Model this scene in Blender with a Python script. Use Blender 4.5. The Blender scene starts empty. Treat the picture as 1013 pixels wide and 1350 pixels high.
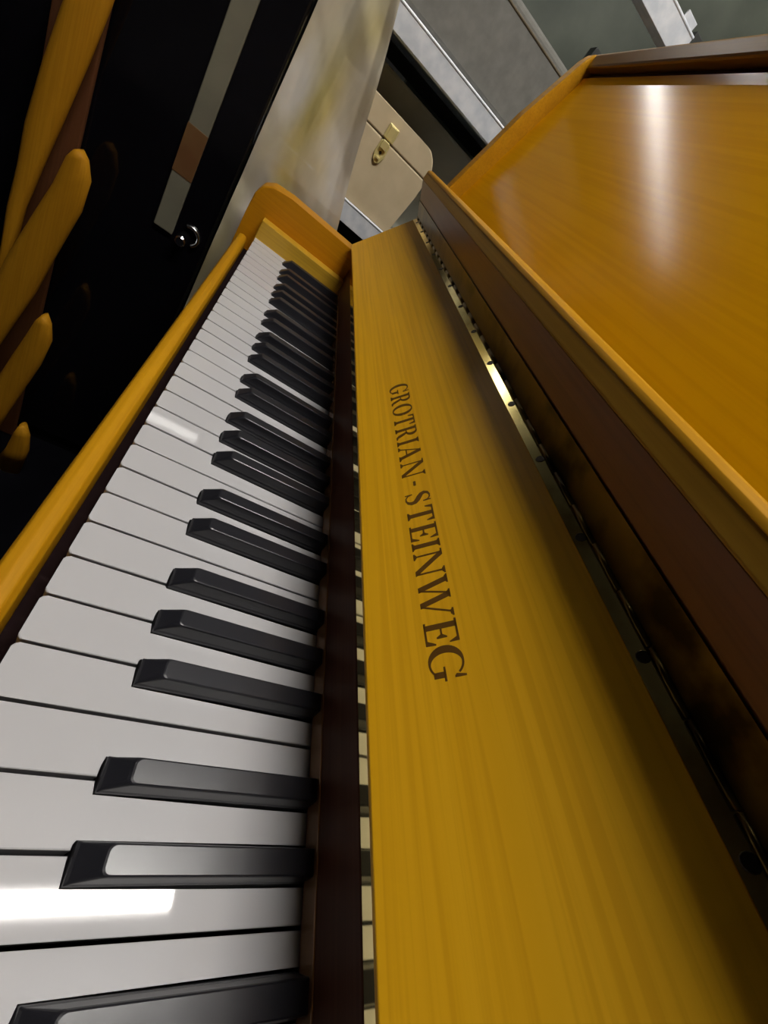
import bpy, bmesh, math, random
from mathutils import Vector, Matrix

# ------------------------------------------------------------------ camera, world, light, exposure
SC = bpy.context.scene
COL = SC.collection
random.seed(4)
Z0 = 0.72                                  # the key tops stand 0.72 m above the floor


def W(x, y, z):
    """keyboard millimetres (x from the bass end, y into the piano, z above the keys) -> metres"""
    return Vector((x * .001, y * .001, z * .001 + Z0))


RT = Vector((0.062944, 0.78549429, 0.61565962))
DN = Vector((0.70673153, 0.40048507, -0.58321715))
FW = Vector((-0.70467623, 0.47181609, -0.52992545))
cam_data = bpy.data.cameras.new('camera')
cam_data.sensor_fit = 'VERTICAL'
cam_data.sensor_height = 24.0
cam_data.lens = 560.074 * 24.0 / 1350.0
cam_data.clip_start = 0.005
cam = bpy.data.objects.new('camera', cam_data)
COL.objects.link(cam)
m = Matrix.Identity(4)
for r in range(3):
    m[r][0] = RT[r]
    m[r][1] = -DN[r]
    m[r][2] = -FW[r]
m.translation = W(780.16, 16.38, 223.18)
cam.matrix_world = m
SC.camera = cam

SC.view_settings.view_transform = 'Standard'
SC.view_settings.look = 'None'
SC.view_settings.gamma = 1.0
SC.view_settings.use_curve_mapping = False
SC.view_settings.exposure = 0.0

world = bpy.data.worlds.new('world')
world.use_nodes = True
world.node_tree.nodes['Background'].inputs[0].default_value = (.8, .85, 1, 1)
world.node_tree.nodes['Background'].inputs[1].default_value = 0.015
SC.world = world

TUBE_STRENGTH = 185.0
TUBE_COLOR = (1.0, .965, .91, 1)
# fluorescent rows: x position (mm), y from, y to
TUBE_ROWS = [(652, -250, 655, 1.0), (-1650, -300, 600, .028), (-2680, -1500, 300, .13)]
TUBE_H = 1750


# ------------------------------------------------------------------ materials
def mat(name, base, rough=.5, metal=0.0, coat=0.0, spec=.5):
    mt = bpy.data.materials.new(name)
    mt.use_nodes = True
    b = mt.node_tree.nodes['Principled BSDF']
    b.inputs['Base Color'].default_value = (*base, 1)
    b.inputs['Roughness'].default_value = rough
    b.inputs['Metallic'].default_value = metal
    b.inputs['Coat Weight'].default_value = coat
    b.inputs['Coat Roughness'].default_value = .08
    b.inputs['Specular IOR Level'].default_value = spec
    return mt


def noise_color(mt, c1, c2, scale, vec=(1, 1, 1), detail=4, lo=.35, hi=.65, fine=None, bump=0, dist=0):
    nt = mt.node_tree
    N, L = nt.nodes, nt.links
    b = N['Principled BSDF']
    tc = N.new('ShaderNodeTexCoord')
    mp = N.new('ShaderNodeMapping')
    mp.inputs['Scale'].default_value = vec
    L.new(tc.outputs['Object'], mp.inputs['Vector'])
    nz = N.new('ShaderNodeTexNoise')
    nz.inputs['Scale'].default_value = scale
    nz.inputs['Detail'].default_value = detail
    nz.inputs['Distortion'].default_value = dist
    L.new(mp.outputs['Vector'], nz.inputs['Vector'])
    rp = N.new('ShaderNodeValToRGB')
    rp.color_ramp.elements[0].position = lo
    rp.color_ramp.elements[0].color = (*c1, 1)
    rp.color_ramp.elements[1].position = hi
    rp.color_ramp.elements[1].color = (*c2, 1)
    L.new(nz.outputs['Fac'], rp.inputs['Fac'])
    out = rp.outputs['Color']
    if fine:
        fs, fvec, amount, col = fine
        mp2 = N.new('ShaderNodeMapping')
        mp2.inputs['Scale'].default_value = fvec
        L.new(tc.outputs['Object'], mp2.inputs['Vector'])
        n2 = N.new('ShaderNodeTexNoise')
        n2.inputs['Scale'].default_value = fs
        n2.inputs['Detail'].default_value = 2
        L.new(mp2.outputs['Vector'], n2.inputs['Vector'])
        r2 = N.new('ShaderNodeValToRGB')
        r2.color_ramp.elements[0].position = .45
        r2.color_ramp.elements[0].color = (0, 0, 0, 1)
        r2.color_ramp.elements[1].position = .62
        r2.color_ramp.elements[1].color = (amount, amount, amount, 1)
        L.new(n2.outputs['Fac'], r2.inputs['Fac'])
        mx = N.new('ShaderNodeMix')
        mx.data_type = 'RGBA'
        L.new(r2.outputs['Color'], mx.inputs[0])
        L.new(out, mx.inputs[6])
        mx.inputs[7].default_value = (*col, 1)
        out = mx.outputs[2]
    L.new(out, b.inputs['Base Color'])
    if bump:
        bp = N.new('ShaderNodeBump')
        bp.inputs['Strength'].default_value = bump
        bp.inputs['Distance'].default_value = .001
        L.new(nz.outputs['Fac'], bp.inputs['Height'])
        L.new(bp.outputs['Normal'], b.inputs['Normal'])
    return mt


def wood(name, c1, c2, pore, axis='x', rough=.34, coat=.25, k=1.0, spec=.5):
    mt = mat(name, c1, rough, 0, coat, spec)
    a = {'x': (.5, 9, 9), 'y': (9, .5, 9), 'z': (9, 9, .5)}[axis]
    f = {'x': (.35, 26, 26), 'y': (26, .35, 26), 'z': (26, 26, .35)}[axis]
    return noise_color(mt, c1, c2, 7 * k, a, 5, .3, .7, fine=(14 * k, f, .45, pore), dist=.6)


M = {}
M['oak'] = wood('honey_oak_veneer', (.80, .41, .008), (.86, .455, .012), (.66, .31, .005), 'x', .45, 0, spec=.2)
M['panel_oak'] = wood('orange_oak_veneer', (.88, .405, .001), (.93, .44, .002), (.80, .35, .001), 'x', .17, 0, .6, spec=.11)
M['slip_oak'] = wood('key_slip_oak', (.52, .24, .004), (.60, .29, .006), (.44, .19, .003), 'x', .5, 0, spec=.2)
M['arm_oak'] = wood('arm_oak', (.52, .215, .003), (.58, .25, .004), (.46, .18, .002), 'y', .42, 0, spec=.25)
M['block_oak'] = wood('block_oak', (.56, .32, .02), (.64, .38, .03), (.48, .25, .012), 'y', .4, .15)
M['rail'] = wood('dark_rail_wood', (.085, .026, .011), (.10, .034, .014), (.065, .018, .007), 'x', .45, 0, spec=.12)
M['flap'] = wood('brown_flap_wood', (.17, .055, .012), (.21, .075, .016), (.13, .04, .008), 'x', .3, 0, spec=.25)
M['lip'] = wood('light_brown_lip_wood', (.42, .22, .02), (.48, .26, .03), (.34, .17, .015), 'x', .45, 0, spec=.2)
M['lid'] = wood('lid_wood', (.26, .12, .009), (.31, .15, .012), (.21, .09, .006), 'x', .35, 0, spec=.3)
M['white'] = mat('white_key_plastic', (.56, .55, .56), .04, 0, 0, .5)
M['black'] = mat('black_key_plastic', (.014, .014, .018), .30, 0, 0, .55)
M['ink'] = mat('dark_brown_inlay', (.12, .05, .003), .45)
M['brass'] = mat('shaded_brass', (.62, .47, .16), .28, 1)
noise_color(M['brass'], (.02, .014, .006), (.10, .07, .022), 38, (1, 1, 1), 4, .38, .56)  # dark reflections in the front hinge leaf are put into this colour
M['bead'] = mat('key_mirror_bead', (.24, .12, .05), .22, .35)
M['hinge'] = mat('polished_hinge_brass', (.85, .68, .25), .14, 1)
noise_color(M['hinge'], (.55, .40, .12), (.88, .72, .28), 30, (1, 1, 1), 4, .35, .5)
M['gap_shade'] = mat('key_gap_shade', (.012, .006, .006), .9, 0, 0, .05)
M['rack_dark'] = mat('darkened_rack_steel', (.03, .033, .03), .6)
M['gold'] = mat('polished_brass_strip', (.86, .72, .34), .06, 1)
M['screw'] = mat('dark_screw_steel', (.04, .03, .02), .4, .8)
M['latch'] = mat('polished_latch_brass', (.92, .80, .36), .3, .45)
M['steel'] = mat('galvanised_steel', (.62, .64, .67), .4, .1)
noise_color(M['steel'], (.70, .74, .80), (.88, .90, .94), 45, (1, 1, 1), 3, .35, .65)
M['chrome'] = mat('chrome', (.8, .8, .82), .15, 1)
M['cabinet'] = mat('polished_black', (.0035, .0032, .0045), .09, 0, 0, .5)
M['reflection'] = mat('grey_reflection_strip', (.16, .15, .11), .5)
noise_color(M['reflection'], (.15, .14, .10), (.20, .19, .135), 8)
M['reflection_brown'] = noise_color(mat('brown_reflection_patch', (.2, .09, .02), .6), (.13, .055, .014), (.17, .09, .03), 20)
M['reflected_slat'] = wood('reflected_slat_wood', (.50, .22, .008), (.56, .26, .012), (.42, .18, .006), 'z', .6, 0, spec=.15)
M['plank'] = wood('red_brown_plank', (.11, .035, .008), (.13, .045, .01), (.08, .025, .006), 'z', .6, 0)
M['cream'] = mat('cream_leatherette', (.66, .53, .33), .55)
noise_color(M['cream'], (.62, .50, .31), (.70, .57, .37), 30, (1, 1, 1), 5, .3, .7, bump=.1)
M['seam'] = mat('case_seam', (.10, .07, .03), .6)
M['grey_case'] = mat('grey_fabric', (.19, .185, .165), .8)
noise_color(M['grey_case'], (.17, .165, .145), (.22, .215, .19), 60, (1, 1, 1), 5, .3, .7)
M['green_case'] = mat('grey_green_board', (.115, .12, .095), .7)
noise_color(M['green_case'], (.32, .32, .25), (.42, .42, .34), 9, (1, 1, 1), 4, .3, .7)
M['green'] = mat('dark_green_tarpaulin', (.045, .06, .045), .5)
noise_color(M['green'], (.045, .055, .04), (.10, .115, .085), 6, (1, 1, 1), 4, .35, .7, bump=.4)
M['floor'] = noise_color(mat('dark_floor', (.004, .004, .006), .8, 0, 0, .04), (.002, .002, .0035), (.004, .004, .006), 9)
M['wall'] = noise_color(mat('grey_wall', (.3, .29, .27), .8), (.12, .115, .105), (.15, .145, .135), 3)
M['ceiling'] = noise_color(mat('ceiling_white', (.55, .55, .54), .8), (.2, .2, .2), (.24, .24, .235), 3)
M['housing'] = mat('lamp_housing', (.7, .7, .7), .5)

for power in sorted({r[3] for r in TUBE_ROWS}):
    mt = mat('fluorescent_tube_glow', (1, 1, 1))
    tb = mt.node_tree.nodes['Principled BSDF']
    tb.inputs['Emission Color'].default_value = TUBE_COLOR
    tb.inputs['Emission Strength'].default_value = TUBE_STRENGTH * power
    M['tube%g' % power] = mt

film = bpy.data.materials.new('translucent_film')
film.use_nodes = True
nt = film.node_tree
N, L = nt.nodes, nt.links
for n in list(N):
    N.remove(n)
out = N.new('ShaderNodeOutputMaterial')
dif = N.new('ShaderNodeBsdfDiffuse')
light_blotch = N.new('ShaderNodeTexNoise')
light_blotch.inputs['Scale'].default_value = 13
light_blotch.inputs['Detail'].default_value = 1
bramp = N.new('ShaderNodeValToRGB')
bramp.color_ramp.elements[0].position = .42
bramp.color_ramp.elements[0].color = (.88, .84, .76, 1)
bramp.color_ramp.elements[1].position = .68
bramp.color_ramp.elements[1].color = (.72, .60, .22, 1)  # yellow blotches painted for light showing through from behind
L.new(light_blotch.outputs['Fac'], bramp.inputs['Fac'])
L.new(bramp.outputs['Color'], dif.inputs['Color'])
trl = N.new('ShaderNodeBsdfTranslucent')
trl.inputs['Color'].default_value = (.8, .74, .56, 1)
trp = N.new('ShaderNodeBsdfTransparent')
gls = N.new('ShaderNodeBsdfGlossy')
gls.inputs['Roughness'].default_value = .25
tc = N.new('ShaderNodeTexCoord')
mp = N.new('ShaderNodeMapping')
mp.inputs['Scale'].default_value = (1, 1, .45)
nz = N.new('ShaderNodeTexNoise')
nz.inputs['Scale'].default_value = 16
nz.inputs['Detail'].default_value = 3
rp = N.new('ShaderNodeMapRange')
rp.inputs[1].default_value = .35
rp.inputs[2].default_value = .7
rp.inputs[3].default_value = .02
rp.inputs[4].default_value = .22
bmp = N.new('ShaderNodeBump')
bmp.inputs['Strength'].default_value = .35
bmp.inputs['Distance'].default_value = .02
L.new(tc.outputs['Object'], mp.inputs[0])
L.new(mp.outputs[0], nz.inputs['Vector'])
L.new(mp.outputs[0], light_blotch.inputs['Vector'])
L.new(nz.outputs['Fac'], rp.inputs[0])
L.new(nz.outputs['Fac'], bmp.inputs['Height'])
m1, m2, m3 = (N.new('ShaderNodeMixShader') for _ in range(3))
m1.inputs[0].default_value = .2
L.new(dif.outputs[0], m1.inputs[1])
L.new(trl.outputs[0], m1.inputs[2])
m2.inputs[0].default_value = .12
L.new(m1.outputs[0], m2.inputs[1])
L.new(gls.outputs[0], m2.inputs[2])
L.new(rp.outputs[0], m3.inputs[0])
L.new(m2.outputs[0], m3.inputs[1])
L.new(trp.outputs[0], m3.inputs[2])
for s in (dif, trl, gls):
    L.new(bmp.outputs[0], s.inputs['Normal'])
L.new(m3.outputs[0], out.inputs[0])
M['film'] = film


# ------------------------------------------------------------------ builders
class MB:
    """collects shapes, in keyboard millimetres, for one mesh object"""

    def __init__(self):
        self.bm = bmesh.new()

    def poly(self, pts, faces):
        vs = [self.bm.verts.new(Vector(p)) for p in pts]
        return [self.bm.faces.new([vs[i] for i in f]) for f in faces], vs

    def box(self, x0, x1, y0, y1, z0, z1, bev=0, seg=2):
        pts = [(x, y, z) for x in (x0, x1) for y in (y0, y1) for z in (z0, z1)]
        fs, vs = self.poly(pts, [(0, 1, 3, 2), (4, 6, 7, 5), (0, 4, 5, 1), (2, 3, 7, 6), (0, 2, 6, 4), (1, 5, 7, 3)])
        if bev:
            es = {e for f in fs for e in f.edges}
            bmesh.ops.bevel(self.bm, geom=list(es), offset=bev, segments=seg, affect='EDGES', profile=.5)
        return self

    def prism_x(self, prof, x0, x1, bev=0, seg=2):
        """profile of (y, z) pushed along x"""
        n = len(prof)
        pts = [(x0, y, z) for y, z in prof] + [(x1, y, z) for y, z in prof]
        fc = [tuple(range(n)), tuple(range(2 * n - 1, n - 1, -1))]
        fc += [(i, i + n, (i + 1) % n + n, (i + 1) % n) for i in range(n)]
        fs, vs = self.poly(pts, fc)
        if bev:
            es = {e for f in fs for e in f.edges}
            bmesh.ops.bevel(self.bm, geom=list(es), offset=bev, segments=seg, affect='EDGES', profile=.5)
        return self

    def cyl(self, p0, p1, r0, r1=None, n=16, cap=True):
        r1 = r0 if r1 is None else r1
        p0, p1 = Vector(p0), Vector(p1)
        d = (p1 - p0).normalized()
        a = d.orthogonal().normalized()
        b = d.cross(a)
        pts = []
        for p, r in ((p0, r0), (p1, r1)):
            for i in range(n):
                t = 2 * math.pi * i / n
                pts.append(p + a * r * math.cos(t) + b * r * math.sin(t))
        fc = [(i, (i + 1) % n, (i + 1) % n + n, i + n) for i in range(n)]
        if cap:
            fc += [tuple(range(n - 1, -1, -1)), tuple(range(n, 2 * n))]
        self.poly(pts, fc)
        return self

    def ring(self, c, R, r, axis='x', a0=0, a1=360, n=28, k=8):
        rows = []
        full = (a1 - a0) >= 360
        for i in range(n if full else n + 1):
            t = math.radians(a0 + (a1 - a0) * i / n)
            row = []
            for j in range(k):
                s = 2 * math.pi * j / k
                q = R + r * math.cos(s)
                row.append((c[0] + r * math.sin(s), c[1] + q * math.cos(t), c[2] + q * math.sin(t)))
            rows.append(row)
        self.grid(rows, closed_v=True, closed_u=full)
        return self

    def grid(self, rows, closed_v=False, closed_u=False):
        nr, nc = len(rows), len(rows[0])
        vs = [[self.bm.verts.new(Vector(p)) for p in r] for r in rows]
        for i in range(nr if closed_u else nr - 1):
            for j in range(nc if closed_v else nc - 1):
                a, b = (i + 1) % nr, (j + 1) % nc
                self.bm.faces.new((vs[i][j], vs[i][b], vs[a][b], vs[a][j]))
        return vs


BASE = {}


def tag(o, label, cat, group=None):
    o['label'] = label
    o['category'] = cat
    if group:
        o['group'] = group
    return o


def thing(name, label, cat, x, y, z, group=None):
    o = bpy.data.objects.new(name, None)
    COL.objects.link(o)
    o.empty_display_size = .05
    o.location = W(x, y, z)
    BASE[o.name] = W(x, y, z)
    return tag(o, label, cat, group)


def _done(self, name, material, parent=None, smooth=False, origin=None):
    """link the collected shapes as one mesh object under its parent"""
    bm = self.bm
    bmesh.ops.recalc_face_normals(bm, faces=bm.faces)
    pb = BASE[parent.name] if parent is not None else Vector((0, 0, 0))
    ob = W(*origin) if origin else pb
    for v in bm.verts:
        v.co = W(*v.co) - ob
    me = bpy.data.meshes.new(name)
    bm.to_mesh(me)
    bm.free()
    me.materials.append(M[material])
    if smooth:
        for p in me.polygons:
            p.use_smooth = True
    o = bpy.data.objects.new(name, me)
    COL.objects.link(o)
    if parent is not None:
        o.parent = parent
    o.location = ob - pb
    BASE[o.name] = ob
    return o


MB.done = _done


def structure(o):
    o['kind'] = 'structure'
    return o


# ------------------------------------------------------------------ the room
FZ = -720
structure(MB().box(-8000, 3600, -3200, 3200, FZ - 60, FZ).done('floor', 'floor'))
structure(MB().box(-8000, 3600, -3200, 3200, 1840, 1900).done('ceiling', 'ceiling'))
structure(MB().box(-8000, 3600, 3200, 3300, FZ, 1840).done('wall_north', 'wall'))
structure(MB().box(-8000, 3600, -3300, -3200, FZ, 1840).done('wall_south', 'wall'))
structure(MB().box(-8100, -8000, -3200, 3200, FZ, 1840).done('wall_west', 'wall'))
structure(MB().box(3600, 3700, -3200, 3200, FZ, 1840).done('wall_east', 'wall'))

LAMP_LABEL = ['ceiling lamp right above the piano, mirrored as a bright bar in the nearest white keys',
              'ceiling lamp above the metal rack, mirrored in white keys halfway along the keyboard',
              'ceiling lamp beyond the rack, mirrored as a streak on the orange top panel']
for (x, y0, y1, power), lab in zip(TUBE_ROWS, LAMP_LABEL):
    lp = thing('ceiling_lamp', lab, 'lamp', x, (y0 + y1) / 2, 1840, 'fluorescent ceiling lamps')
    MB().box(x - 45, x + 45, y0 - 30, y1 + 30, TUBE_H + 24, 1840, 6).done('lamp_housing', 'housing', lp)
    MB().cyl((x, y0, TUBE_H), (x, y1, TUBE_H), 21, n=20).done('lamp_tube', 'tube%g' % power, lp, True)
    for yy in (y0 - 14, y1 + 14):
        MB().box(x - 24, x + 24, yy - 14, yy + 14, TUBE_H - 24, TUBE_H + 30, 3).done('tube_holder', 'housing', lp)

# ------------------------------------------------------------------ the piano
P = thing('upright_piano', 'honey-coloured wooden upright piano, keyboard open, with lettered fallboard', 'piano', 611, 200, FZ)
PITCH = 23.5
XL, XR = -15, 1237                                   # inner faces of the piano's sides

# keybed and everything under it
MB().box(-40, 1262, -20, 330, -120, -32, 3).done('keybed', 'slip_oak', P)
MB().box(XL, XR, 60, 80, FZ + 120, -120).done('lower_panel', 'panel_oak', P)
MB().box(XL, XR, 40, 90, FZ + 2, FZ + 120, 3).done('bottom_rail', 'slip_oak', P)
for sx in (-60, 1237):
    MB().box(sx, sx + 45, -12, 40, FZ, -121, 4).done('leg', 'arm_oak', P)

MB().box(XL, XR, -8.4, 200, -33, -30).done('keybed_shade_sheet', 'gap_shade', P)  # dark sheet added to give the gaps between keys their shade

# key slip: the front rail in front of the white keys
MB().prism_x([(-24, -100), (-24, -18), (-22, -13.6), (-17, -12), (-12, -13), (-9.4, -17), (-8.5, -30), (-8.5, -100)],
             -14, 1236, .8).done('key_slip', 'slip_oak', P, True)

# arms (cheeks) and key blocks
for side, x0, x1 in (('bass', -58, -20), ('treble', 1242, 1280)):
    a = MB()
    prof = [(330, -120), (330, 72), (20, 72), (-8, 69), (-21, 60), (-27, 46), (-28, 20), (-28, -120)]
    a.prism_x(prof, x0, x1, 2.2)
    a.done('arm', 'arm_oak', P)
for x0, x1 in ((-20, 3.5), (1223, 1242)):
    k = MB().box(x0, x1, -1.5, 146, -30, 27, 1.2)
    k.done('key_block', 'block_oak', P)
MB().box(3.5, 6.5, 96, 143, -8, 3, .6).done('key_block_stop', 'block_oak', P)


# white keys -------------------------------------------------------
BW = 13.2                                           # black key width at its foot
YB = 49.6                                           # front of the black keys
OFF = {'C#': -1.3, 'D#': 3.0, 'F#': -4.4, 'G#': -.6, 'A#': 3.3}
LET = 'CDEFGAB'
white_names = ['A', 'B'] + [LET[i % 7] for i in range(49)] + ['C']
white_names = white_names[:52]
AFTER = {'C': 'C#', 'D': 'D#', 'F': 'F#', 'G': 'G#', 'A': 'A#'}


def white_mesh(left, right):
    """one white key, its own origin at the front bass corner; left/right = notch widths for the black neighbours"""
    g = .75
    x0, x1 = g, PITCH - g
    r = 2.2

    def arc(cx, cy, a0, a1):
        return [(cx + r * math.cos(math.radians(a0 + (a1 - a0) * i / 5)), cy + r * math.sin(math.radians(a0 + (a1 - a0) * i / 5))) for i in range(6)]
    pts = arc(x0 + r, r, 180, 270) + arc(x1 - r, r, 270, 360)
    if right:
        pts += [(x1, YB - .8), (x1 - right, YB - .8)]
        pts += [(x1 - right, 160)]
    else:
        pts += [(x1, 160)]
    if left:
        pts += [(x0 + left, 160), (x0 + left, YB - .8), (x0, YB - .8)]
    else:
        pts += [(x0, 160)]
    bm = bmesh.new()
    lo = [bm.verts.new((x, y, -20)) for x, y in pts]
    hi = [bm.verts.new((x, y, 0)) for x, y in pts]
    n = len(pts)
    top = bm.faces.new(hi)
    bm.faces.new(list(reversed(lo)))
    for i in range(n):
        bm.faces.new((lo[i], lo[(i + 1) % n], hi[(i + 1) % n], hi[i]))
    bmesh.ops.bevel(bm, geom=list(top.edges), offset=.7, segments=2, affect='EDGES', profile=.5)
    bmesh.ops.recalc_face_normals(bm, faces=bm.faces)
    for v in bm.verts:
        v.co *= .001
    me = bpy.data.meshes.new('white_key')
    bm.to_mesh(me)
    bm.free()
    me.materials.append(M['white'])
    return me


cache = {}


def link_part(name, me, x, y, z, rot=(0, 0, 0)):
    o = bpy.data.objects.new(name, me)
    COL.objects.link(o)
    o.parent = P
    o.location = W(x, y, z) - BASE[P.name]
    o.rotation_euler = rot
    return o


blacks = []
for i, nme in enumerate(white_names):
    left = right = 0
    if i < 51 and nme in AFTER:
        c = OFF[AFTER[nme]]
        right = max(0, BW / 2 - c + .1)
        blacks.append((i + 1, c))
    if i > 0 and white_names[i - 1] in AFTER:
        c = OFF[AFTER[white_names[i - 1]]]
        left = max(0, BW / 2 + c + .1)
    key = (round(left, 2), round(right, 2))
    if key not in cache:
        cache[key] = white_mesh(*key)
    o = link_part('white_key', cache[key], i * PITCH, 0, random.uniform(-.22, .12))
    o.rotation_euler = (math.radians(random.uniform(-.06, .06)), math.radians(random.uniform(-.12, .12)), 0)


# black keys -------------------------------------------------------
def black_mesh():
    bm = bmesh.new()

    def outline(hw, yf, rc, z, y1=152.0, zr=0):
        """half width, front y, front corner radius, height"""
        pts = [(-hw, y1, z)]
        for k in range(6):
            t = math.radians(180 + 90 * k / 5)
            pts.append((-hw + rc + rc * math.cos(t), yf + rc + rc * math.sin(t), z))
        for k in range(6):
            t = math.radians(270 + 90 * k / 5)
            pts.append((hw - rc + rc * math.cos(t), yf + rc + rc * math.sin(t), z))
        pts.append((hw, y1, z))
        return pts
    h = BW / 2
    levels = [outline(h - .1, YB + .1, .4, -9), outline(h - .1, YB + .1, .4, -.3), outline(h - .25, YB + .4, .5, 2.2),
              outline(h - .7, YB + 1.3, .8, 3.4),
              outline(5.0, YB + 8.4, 2.6, 10.6), outline(4.7, YB + 9.4, 2.6, 11.35), outline(4.2, YB + 10.2, 2.4, 11.6)]
    rows = [[bm.verts.new(p) for p in lv] for lv in levels]
    n = len(rows[0])
    for a, b in zip(rows, rows[1:]):
        for i in range(n):
            bm.faces.new((a[i], a[(i + 1) % n], b[(i + 1) % n], b[i]))
    bm.faces.new(rows[-1])
    bm.faces.new(list(reversed(rows[0])))
    bmesh.ops.recalc_face_normals(bm, faces=bm.faces)
    for v in bm.verts:
        v.co *= .001
    me = bpy.data.meshes.new('black_key')
    bm.to_mesh(me)
    bm.free()
    me.materials.append(M['black'])
    return me


bme = black_mesh()
for i, c in blacks:
    o = link_part('black_key', bme, i * PITCH + c, 0, random.uniform(-.15, .15))
    o.rotation_euler = (0, math.radians(random.uniform(-.5, .5)), 0)

MB().box(XL - 4, XR + 4, 144.4, 146, 3, 14, .7).done('rail_bead', 'bead', P)
# name rail behind the keys: dark board, bead added at its foot to mirror the white keys, mirror-bright strip above
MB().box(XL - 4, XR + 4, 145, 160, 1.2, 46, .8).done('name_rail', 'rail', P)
MB().box(XL - 4, XR + 4, 145.2, 160, 46, 58, .2).done('brass_strip', 'gold', P)

# fallboard: the lettered panel
TB = Vector((0, 58.5, 87.5)).normalized()               # up the panel
NB = Vector((0, -TB.z, TB.y))                       # its face normal, towards the player
B0 = Vector((0, 125.5, 77.5))


def onp(x, s, d=0.0):
    v = B0 + TB * s + NB * d
    return (x, v.y, v.z)


LEN = 105.25
pan = MB()
q = [onp(0, 0, -1.5), onp(0, 1.5, 0), onp(0, LEN, 0), onp(0, LEN, -16), onp(0, 2, -16), onp(0, 0, -13)]
pan.prism_x([(a[1], a[2]) for a in q], XL, XR, .5)
fall = pan.done('fallboard', 'oak', P)

# lettering, inlaid ------------------------------------------------
lt = MB()
S0, CAP = 29.4, 15.1


def lp(x, s):
    return onp(x, S0 + s * CAP / 15.0, .12)


def poly(pts):
    n = len(pts)
    a = [onp(x, S0 + s * CAP / 15.0, .12) for x, s in pts]
    b = [onp(x, S0 + s * CAP / 15.0, -.3) for x, s in pts]
    lt.poly(a + b, [tuple(range(n))] + [(i, i + n, (i + 1) % n + n, (i + 1) % n) for i in range(n)])


def rect(x0, x1, s0, s1):
    poly([(x0, s0), (x1, s0), (x1, s1), (x0, s1)])


def diag(x0, s0, x1, s1, w):
    poly([(x0 - w / 2, s0), (x0 + w / 2, s0), (x1 + w / 2, s1), (x1 - w / 2, s1)])


def stroke(pts, ws):
    L_, R_ = [], []
    for i, (x, s) in enumerate(pts):
        a = pts[max(0, i - 1)]
        b = pts[min(len(pts) - 1, i + 1)]
        dx, ds = b[0] - a[0], b[1] - a[1]
        l = math.hypot(dx, ds) or 1
        nx, ns = -ds / l, dx / l
        w = ws[i] / 2
        L_.append((x + nx * w, s + ns * w))
        R_.append((x - nx * w, s - ns * w))
    for i in range(len(pts) - 1):
        poly([R_[i], R_[i + 1], L_[i + 1], L_[i]])


def serif(xc, s, w, up):
    h = .85 * up
    poly([(xc - w / 2, s), (xc + w / 2, s), (xc + w / 2, s + h), (xc - w / 2, s + h)])
    # bracket
    poly([(xc - w / 2 + .5, s + h), (xc + w / 2 - .5, s + h), (xc + w / 2 - 1.0, s + h * 1.8), (xc - w / 2 + 1.0, s + h * 1.8)])


T, t = 2.75, .95


def arcpts(cx, cs, rx, rs, a0, a1, n=22):
    return [(cx + rx * math.cos(math.radians(a0 + (a1 - a0) * i / n)), cs + rs * math.sin(math.radians(a0 + (a1 - a0) * i / n))) for i in range(n + 1)]


def bowl(cx, cs, rx, rs, a0, a1, thick, thin):
    n = 26
    pts = arcpts(cx, cs, rx, rs, a0, a1, n)
    ws = [thin + (thick - thin) * abs(math.cos(math.radians(a0 + (a1 - a0) * i / n))) ** 1.4 for i in range(n + 1)]
    stroke(pts, ws)


def L_I(x, w):
    c = x + w / 2
    rect(c - T / 2, c + T / 2, 0, 15)
    serif(c, 0, 5.2, 1)
    serif(c, 15, 5.2, -1)


def L_T(x, w):
    c = x + w / 2
    rect(c - T / 2, c + T / 2, 0, 15)
    rect(x + .3, x + w - .3, 14, 15)
    poly([(x + .3, 14.2), (x + .3, 10.6), (x + 1.0, 10.6), (x + 2.4, 14.2)])
    poly([(x + w - .3, 14.2), (x + w - 2.4, 14.2), (x + w - 1.0, 10.6), (x + w - .3, 10.6)])
    serif(c, 0, 5.6, 1)


def L_E(x, w):
    rect(x + 1.2, x + 1.2 + T, 0, 15)
    rect(x, x + w - .3, 0, .95)
    rect(x, x + w - .5, 14.05, 15)
    rect(x + 3.6, x + w * .68, 7.1, 8.0)
    poly([(x + w * .68, 5.2), (x + w * .68 + .7, 5.2), (x + w * .68 + .7, 9.9), (x + w * .68, 9.9), (x + w * .68 - 1.2, 8), (x + w * .68 - 1.2, 7.1)])
    poly([(x + w - 2.6, .9), (x + w - .3, .9), (x + w - .1, 4.6), (x + w - .8, 4.6)])
    poly([(x + w - 2.6, 14.1), (x + w - .9, 10.6), (x + w - .4, 10.6), (x + w - .5, 14.1)])


def L_R(x, w):
    rect(x + 1.2, x + 1.2 + T, 0, 15)
    serif(x + 1.2 + T / 2, 0, 5.2, 1)
    rect(x, x + 5.6, 14.1, 15)
    rect(x + 3.5, x + 6, 7.2, 8.0)
    bowl(x + 5.6, 11.1, 3.6, 3.5, -90, 90, 2.7, .9)
    stroke([(x + 6.2, 7.6), (x + 7.6, 5.6), (x + 9.2, 2.4), (x + 10.4, .8), (x + w + .4, .45)], [1.4, 2.5, 2.7, 1.8, .7])


def L_O(x, w):
    bowl(x + w / 2, 7.5, w / 2 - 1.3, 7.1, 0, 360, 3.1, .8)


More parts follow.
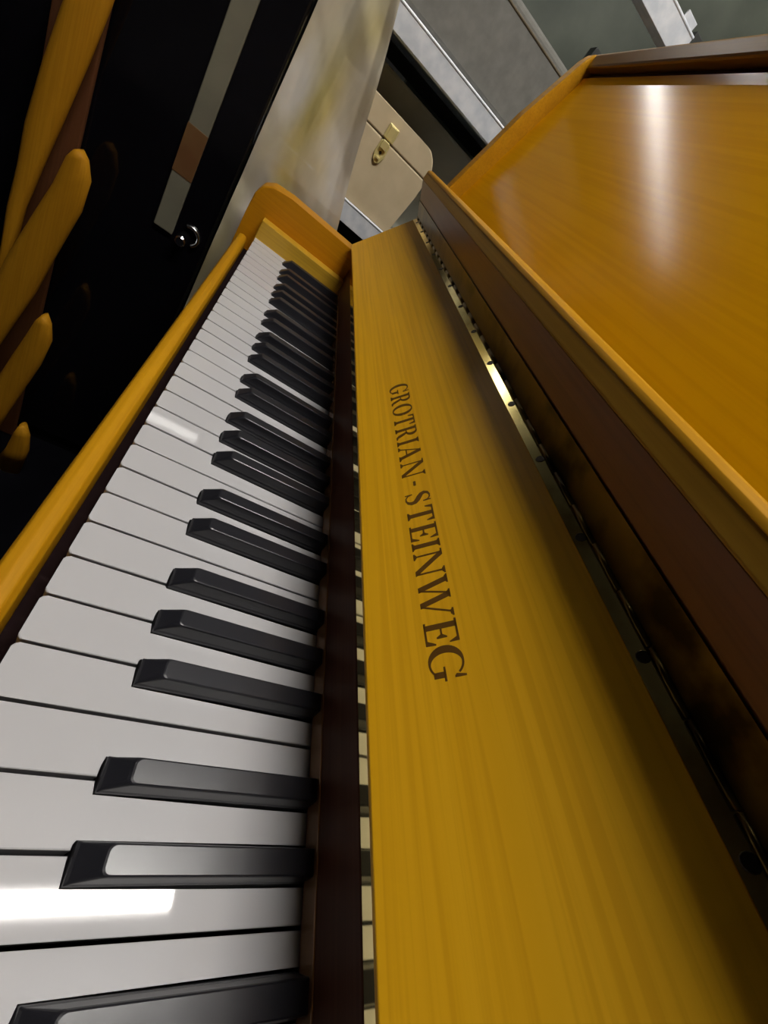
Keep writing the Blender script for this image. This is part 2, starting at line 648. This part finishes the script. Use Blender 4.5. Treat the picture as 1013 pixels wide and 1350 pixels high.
def L_G(x, w):
    n = 34
    a0, a1 = 42, 318
    cx, rx = x + w / 2 - .3, w / 2 - 1.3
    pts = arcpts(cx, 7.5, rx, 7.1, a0, a1, n)
    ws = []
    for i in range(n + 1):
        a = math.radians(a0 + (a1 - a0) * i / n)
        ws.append(.9 + (3.4 - .9) * max(0, -math.cos(a)) ** 1.2)
    stroke(pts, ws)
    xs = x + w - 3.2
    rect(xs - 1.2, xs + 1.4, 1.6, 6.6)
    rect(xs - 3.2, xs + 3.0, 5.9, 6.8)
    poly([(xs + 1.2, 15), (xs + .4, 11.0), (xs + 1.3, 10.2), (xs + 2.0, 10.2), (xs + 2.0, 15)])


def L_A(x, w):
    ap = x + w / 2 - .2
    diag(x + 1.6, .4, ap - .2, 15, 1.0)
    diag(x + w - 2.9, .4, ap, 15, 2.9)
    rect(x + 3.4, x + w - 4.4, 4.9, 5.8)
    serif(x + 1.7, 0, 4.2, 1)
    serif(x + w - 2.6, 0, 5.0, 1)


def L_N(x, w):
    rect(x + 1.8, x + 2.8, 0, 14.2)
    rect(x + w - 2.6, x + w - 1.6, .6, 15)
    diag(x + w - 2.6, 0, x + 2.4, 15, 3.1)
    serif(x + 2.3, 0, 4.2, 1)
    serif(x + w - 2.1, 15, 4.2, -1)
    rect(x, x + 3, 14.15, 15)


def L_W(x, w):
    diag(x + 6.2, 0, x + 2.2, 15, 2.9)
    diag(x + 6.4, 0, x + 10.6, 15, 1.0)
    diag(x + 15.0, 0, x + 10.9, 15, 2.9)
    diag(x + 15.3, 0, x + w - 1.6, 15, 1.0)
    serif(x + 2.2, 15, 5.0, -1)
    serif(x + 10.8, 15, 4.6, -1)
    serif(x + w - 1.7, 15, 4.0, -1)


def L_S(x, w):
    c = x + w / 2
    pts = [(c + 3.4, 11.2), (c + 2.8, 13.2), (c + 1.2, 14.4), (c - .8, 14.5), (c - 2.7, 13.4), (c - 3.3, 11.6), (c - 2.6, 9.9), (c - .8, 8.6),
           (c + 1.4, 7.2), (c + 3.1, 5.6), (c + 3.5, 3.6), (c + 2.7, 1.7), (c + .9, .55), (c - 1.2, .5), (c - 3.0, 1.7), (c - 3.8, 4.0)]
    ws = [.7, .8, .9, 1.1, 1.9, 2.5, 2.8, 3.1, 3.1, 2.8, 2.5, 1.9, 1.1, .9, .8, .7]
    stroke(pts, ws)
    rect(c + 3.0, c + 3.8, 10.4, 14.9)
    rect(c - 4.2, c - 3.4, .1, 4.6)


def L_H(x, w):
    rect(x + .4, x + w - .6, 6.3, 7.9)


for ch, x, w in [('G', 467, 13.5), ('R', 482.5, 12.5), ('O', 497, 14), ('T', 513, 12), ('R', 527, 12.5), ('I', 541.5, 6), ('A', 549, 14.5), ('N', 565.5, 15.5),
                 ('H', 584.8, 5), ('S', 594.8, 10.5), ('T', 607.6, 12.2), ('E', 621.6, 11), ('I', 633.5, 5.6), ('N', 640.6, 15.6), ('W', 657.2, 22.5),
                 ('E', 681.4, 11.4), ('G', 694, 15)]:
    globals()['L_' + ch](x, w)
o = lt.done('lettering', 'ink', fall)
o['label'] = 'dark brown serif lettering inlaid in the panel'

# piano hinge along the top of the fallboard ------------------------
K = Vector((0, 188.4, 171.6))                            # knuckle axis
A = Vector((0, 162, 213))                            # lower front corner of the flap's lip
UF = (A - K).normalized()
NF = Vector((0, -UF.z, UF.y))                        # flap front face normal (towards player, down)


def onf(s, d=0.0):
    v = K + UF * s + NF * d
    return (v.y, v.z)


h = MB()
h.prism_x([onp(0, LEN - .2, .5)[1:], onp(0, LEN + 7.9, .5)[1:], onp(0, LEN + 7.9, -.6)[1:], onp(0, LEN - .2, -.6)[1:]], XL + 2, XR - 2)
leaf = h.done('hinge_leaf', 'hinge', P)
for i in range(21):
    x = 12 + i * 58.5
    MB().cyl(onp(x, LEN + 3.6, .4), onp(x, LEN + 3.6, .8), 2.7, 2.3, 12).done('screw', 'screw', leaf)
h = MB()
h.prism_x([onf(0, .2), onf(23, .2), onf(23, 1.1), onf(0, 1.1)], XL + 2, XR - 2)
h.done('hinge_leaf', 'brass', P)
h = MB()
x = XL + 2.0
while x < XR - 30:
    h.cyl((x, K.y - 1.0, K.z), (x + 24.2, K.y - 1.0, K.z), 1.9, n=10)
    x += 25
h.done('hinge_knuckle', 'brass', P, True)

# flap: leaning plate with a front lip, opened up over the fallboard
TH = 14
plate = (A - K).length
prof = [onf(1.5, 0), onf(plate - .5, 0), (178, 213.5), onf(37, -TH), onf(1.5, -TH)]
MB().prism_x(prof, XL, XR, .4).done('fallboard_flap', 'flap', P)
lip = [(162.3, 212.6), (162, 213.5), (162, 221.5), (163.2, 225), (166, 227), (170, 227.6), (178, 227.6), (180, 224), (178, 213.5)]
MB().prism_x(lip, XL, XR, .3).done('flap_lip', 'lip', P)
MB().prism_x([(161.6, 222.4), (162.4, 225.4), (165.8, 227.8), (170, 228.4), (178, 228.4), (180.4, 225), (179, 221)], XL + .5, XR - .5, .3).done('edge_moulding', 'slip_oak', P, True)

# upper panel, its frame and the lid
MB().prism_x([(205, 150), (222 - 16.6, 150), (222, 228), (262.2, 416.5), (262.2, 425), (290, 425), (290, 150)], XL, XR).done('upper_panel', 'panel_oak', P)
MB().box(XL, XR, 268, 290, 410, 433, 1).done('lid_shade_strip', 'rail', P)  # dark strip set in the recess for the shade under the lid
for x0, x1 in ((-40, XL), (XR, 1262)):
    MB().prism_x([(232, 150), (232, 200), (200, 224), (226, 352), (250, 436), (256, 448), (262, 451), (560, 451), (560, FZ + 2), (90, FZ + 2), (90, -34), (330, -34), (330, 150)],
                 x0, x1, 1.8).done('side_panel', 'slip_oak', P)
MB().box(XL, XR, 257, 600, 433.5, 449.5, 2.5).done('lid', 'lid', P)
MB().box(XL, XR, 545, 560, FZ + 10, 432).done('back_panel', 'plank', P)

# ------------------------------------------------------------------ black cabinet at the left
C = thing('cabinet', 'tall polished black cabinet left of the plastic film, with chrome lock and a grey strip standing in for a reflection', 'cabinet', -400, -700, FZ)
MB().box(-700, -100, -1400, -62, FZ + 40, 440, 4).done('cabinet_body', 'cabinet', C)
MB().box(-690, -110, -1390, -72, FZ, FZ + 40).done('cabinet_plinth', 'cabinet', C)
MB().box(-705, -95.5, -1405, -58, 440, 452, 3).done('cabinet_top', 'cabinet', C)
MB().box(-100, -95, -147, -117, -112, 432, 1.5).done('reflection_strip', 'reflection', C)  # grey strip put in for a reflection in the polished side
MB().box(-95.4, -94.4, -147.3, -116.7, -22, 48, .4).done('reflection_patch', 'reflection_brown', C)  # brown stretch of the same painted reflection
k = MB()
k.cyl((-100, -101, -108), (-84, -101, -108), 9.5, 8.5, 24)
k.cyl((-84, -101, -108), (-82, -101, -108), 8.5, 6.5, 24)
kn = k.done('lock_cylinder', 'chrome', C, False)
MB().ring((-97, -93, -96), 15, 3.2, 'x', -60, 120).done('lock_escutcheon', 'chrome', C, True)

# ------------------------------------------------------------------ curved slats added to stand in for orange reflections in the cabinet
SL = {
    1: [[(-297, 230), (-262, 236)], [(-298, 180), (-252, 200)], [(-299, 102), (-252, 140)], [(-306, 60), (-256, 99)], [(-315, -6), (-266, 28)],
        [(-323, -88), (-280, -55)], [(-324, -152), (-293, -128)], [(-328, -215), (-305, -203)], [(-328, -300), (-312, -300)], [(-335, -450), (-315, -450)],
        [(-340, -720), (-320, -720)]],
    2: [[(-254, -70), (-244, -65)], [(-261, -84), (-235, -72)], [(-270, -130), (-226, -96)], [(-282, -175), (-228, -145)], [(-298, -237), (-239, -198)],
        [(-310, -286), (-249, -247)], [(-321, -352), (-262, -316)], [(-334, -442), (-290, -426)], [(-358, -587), (-324, -562)], [(-385, -720), (-355, -720)]],
    3: [[(-240, -335), (-233, -332)], [(-247, -351), (-224, -344)], [(-255, -387), (-217, -376)], [(-270, -450), (-224, -435)], [(-285, -518), (-236, -491)],
        [(-306, -614), (-258, -591)], [(-325, -720), (-278, -720)]],
    4: [[(-227, -579), (-217, -578)], [(-234, -608), (-207, -600)], [(-241, -659), (-202, -644)], [(-258, -720), (-208, -720)]],
}
SLAB = {1: 'tallest curved honey-wood stand-in for a reflection in the black cabinet, running off the top of the picture',
        2: 'curved honey-wood reflection stand-in with rounded tip, second from the top on the black cabinet',
        3: 'curved honey-wood reflection stand-in with rounded tip, third from the top, at the left picture edge',
        4: 'shortest curved wood reflection stand-in, lowest of the four at the left picture edge'}
XO = {1: -72, 2: -46, 3: -20, 4: 6}
for kx, pairs in SL.items():
    if kx == 1:
        pairs = [[(-296, 230), (-262, 236)], [(-297, 180), (-252, 200)]] + pairs
    s = MB()
    rows = []
    for (a, b) in pairs:
        cy, cz = (a[0] + b[0]) / 2, (a[1] + b[1]) / 2
        hy, hz = (b[0] - a[0]) / 2, (b[1] - a[1]) / 2
        row = []
        for j in range(16):
            tt = 2 * math.pi * j / 16
            c, sn = math.cos(tt), math.sin(tt)
            c = math.copysign(abs(c) ** .8, c)
            row.append((XO[kx] + 11.5 * sn, cy + hy * c, cz + hz * c))
        rows.append(row)
    vs = s.grid(rows, closed_v=True)
    s.bm.faces.new(vs[0])
    s.bm.faces.new(list(reversed(vs[-1])))
    o = s.done('reflection_board', 'reflected_slat', None, True, origin=(XO[kx], (pairs[-1][0][0] + pairs[-1][1][0]) / 2, FZ))
    tag(o, SLAB[kx], 'wooden board', 'curved stand-ins for reflections in the black cabinet')
o = MB().box(-95, -86, -322, -262, FZ, 210, 3).done('wooden_plank', 'plank', None, False, origin=(-89, -292, FZ))
tag(o, 'flat red-brown plank added behind the curved reflection stand-ins', 'plank')

# ------------------------------------------------------------------ translucent plastic film hanging between cabinet and piano
f = MB()
rows = []
NW, NU = 150, 60
for i in range(NW + 1):
    w = i / NW
    z = 455 - w * (455 + 700)
    yr = min(27 + (333 - z) * .284, 150) + 1.2 * math.sin(z * .03)
    yl = -57
    row = []
    for j in range(NU + 1):
        u = j / NU
        y = yl + (yr - yl) * u
        def tri(a):
            a = (a / math.pi) % 2.0
            return abs(a - 1.0)
        fold = 9 * tri(u * 5.4 + z * .0045 + .5 * math.sin(z * .013)) + 7 * tri(u * 6.5 - z * .022 + 1.3) * (.4 + .6 * u)
        fold += 7 * tri(u * 3.4 + z * .028 + 2.2) + 2.5 * tri(z * .05 + u * 9 + 1.5 * math.sin(z * .02))
        edge = 8 * max(0, (u - .86) / .14)
        x = -97 + fold * .95 + edge
        x = min(x, -66)
        row.append((x, y, z))
    rows.append(row)
top = [(p[0] - 6, p[1], 458) for p in rows[0]]
back = [(p[0] - 120, p[1] - 30, 458) for p in rows[0]]
rows = [top] + rows
f.grid(rows)
o = f.done('plastic_film', 'film', None, True, origin=(-82, 40, FZ))
tag(o, 'crumpled translucent plastic film hanging behind the bass end of the keyboard', 'plastic film')

# ------------------------------------------------------------------ galvanised rack with cases
R = thing('storage_rack', 'galvanised steel storage rack with beams and shelves behind the piano', 'rack', -480, 160, FZ)
XF = -250


def beam(z0, z1, y0, y1):
    b = MB()
    b.box(XF - 3, XF, y0, y1, z0, z1 - 1, .6)
    b.box(XF - 40, XF - 3, y0, y1, z1 - 4, z1 - 1, .6)
    b.box(XF - 30, XF - 3, y0, y1, z0, z0 + 2, .5)
    b.cyl((XF - 1.5, y0, z1 - 1), (XF - 1.5, y1, z1 - 1), 2.6, n=12)
    return b.done('rack_beam', 'steel', R)


beam(57, 93, -46, 440)
beam(323, 356, -46, 440)
beam(594, 629, 200, 442)
MB().box(-700, -660, 200, 240, 356, 640, 2).done('rack_upright', 'rack_dark', R)
MB().box(-660, XF - 4, 203, 213, 598, 622, .8).done('rack_arm', 'rack_dark', R)
MB().box(-660, XF - 42, 446, 456, 598, 622, .8).done('rack_arm', 'rack_dark', R)
MB().box(-256, -250.5, 405, 432, 610, 640, 1).done('beam_clip', 'steel', R)
for z in (92.5, 355.5):
    MB().box(-696, XF - 42, -46, 440, z - 5, z, .5).done('shelf_deck', 'steel', R)
for x, y in ((-295, 442), (-700, 442), (-295, -48), (-700, -48)):
    MB().box(x, x + 40, y, y + 40, FZ, 640 if y > 0 else 600, 2).done('rack_upright', 'rack_dark', R)
for z in (57, 323):
    MB().box(-703, -699, -46, 440, z, z + 33, .5).done('rack_beam', 'rack_dark', R)  # rear steel darkened in colour for the shaded depth of the rack

# cream instrument case with brass latch
cc = thing('instrument_case', 'cream hard instrument case with brass latch on the lower rack shelf', 'case', -420, 80, 93)
cb = MB()
pl = [(-5, 93), (-5, 209), (215, 209), (214, 180), (206, 93)]
n = len(pl)
cb.prism_x(pl, -376, -256, 2.5)
cb.done('case_body', 'cream', cc)
cl = MB()
cl.prism_x([(-5, 210.2), (-5, 251), (181, 251.5), (193, 250), (205, 241), (213, 229), (215, 219), (215, 210.2)], -376, -256, 2.5)
cl.done('case_lid', 'cream', cc)
MB().box(-375, -257.6, -4, 213.5, 207, 212).done('case_seam', 'seam', cc)
lt2 = MB()
lt2.box(-256, -251.5, 106, 127, 212, 235, 1.2)
lt2.box(-251.5, -249.5, 110, 123, 213, 233, .6)
la = lt2.done('latch', 'latch', cc)
lb = MB()
lb.prism_x([(107, 208), (126, 208), (127, 186), (123, 175), (116.5, 171), (110, 175), (106, 186)], -256, -252.5, .9)
lb.done('latch_plate', 'latch', la)
lc = MB()
lc.box(-252.5, -248, 110, 123, 196, 210, .9)
lc.box(-252.5, -249.5, 112.5, 120.5, 179, 183, .6)
lc.done('latch_hook', 'latch', la)
MB().cyl((-252.8, 116.5, 190), (-251.6, 116.5, 190), 2.6, n=12).done('keyhole', 'screw', la)

# grey-green case behind it
o = MB().box(-600, -385, -5, 420, 93, 297, 6).done('storage_box', 'green_case', None, False, origin=(-490, 180, 93))
tag(o, 'dull grey-green box standing right behind the cream case on the rack', 'box')

# grey case on the upper shelf
g = thing('storage_case', 'large grey fabric case lying on the upper rack shelf', 'case', -420, 170, 356)
MB().box(-640, -262, -5, 395, 356, 478, 9, 3).done('case_body', 'grey_case', g)
MB().box(-641, -261, -6, 396, 462, 466, 1.5).done('case_zip', 'seam', g)

# dark green covered crate beyond the rack
o = MB().box(-1300, -760, 130, 1500, FZ, 1250, 30, 3).done('covered_crate', 'green', None, False, origin=(-1030, 815, FZ))
tag(o, 'dark green covered crate standing behind the upper rack beam', 'crate')
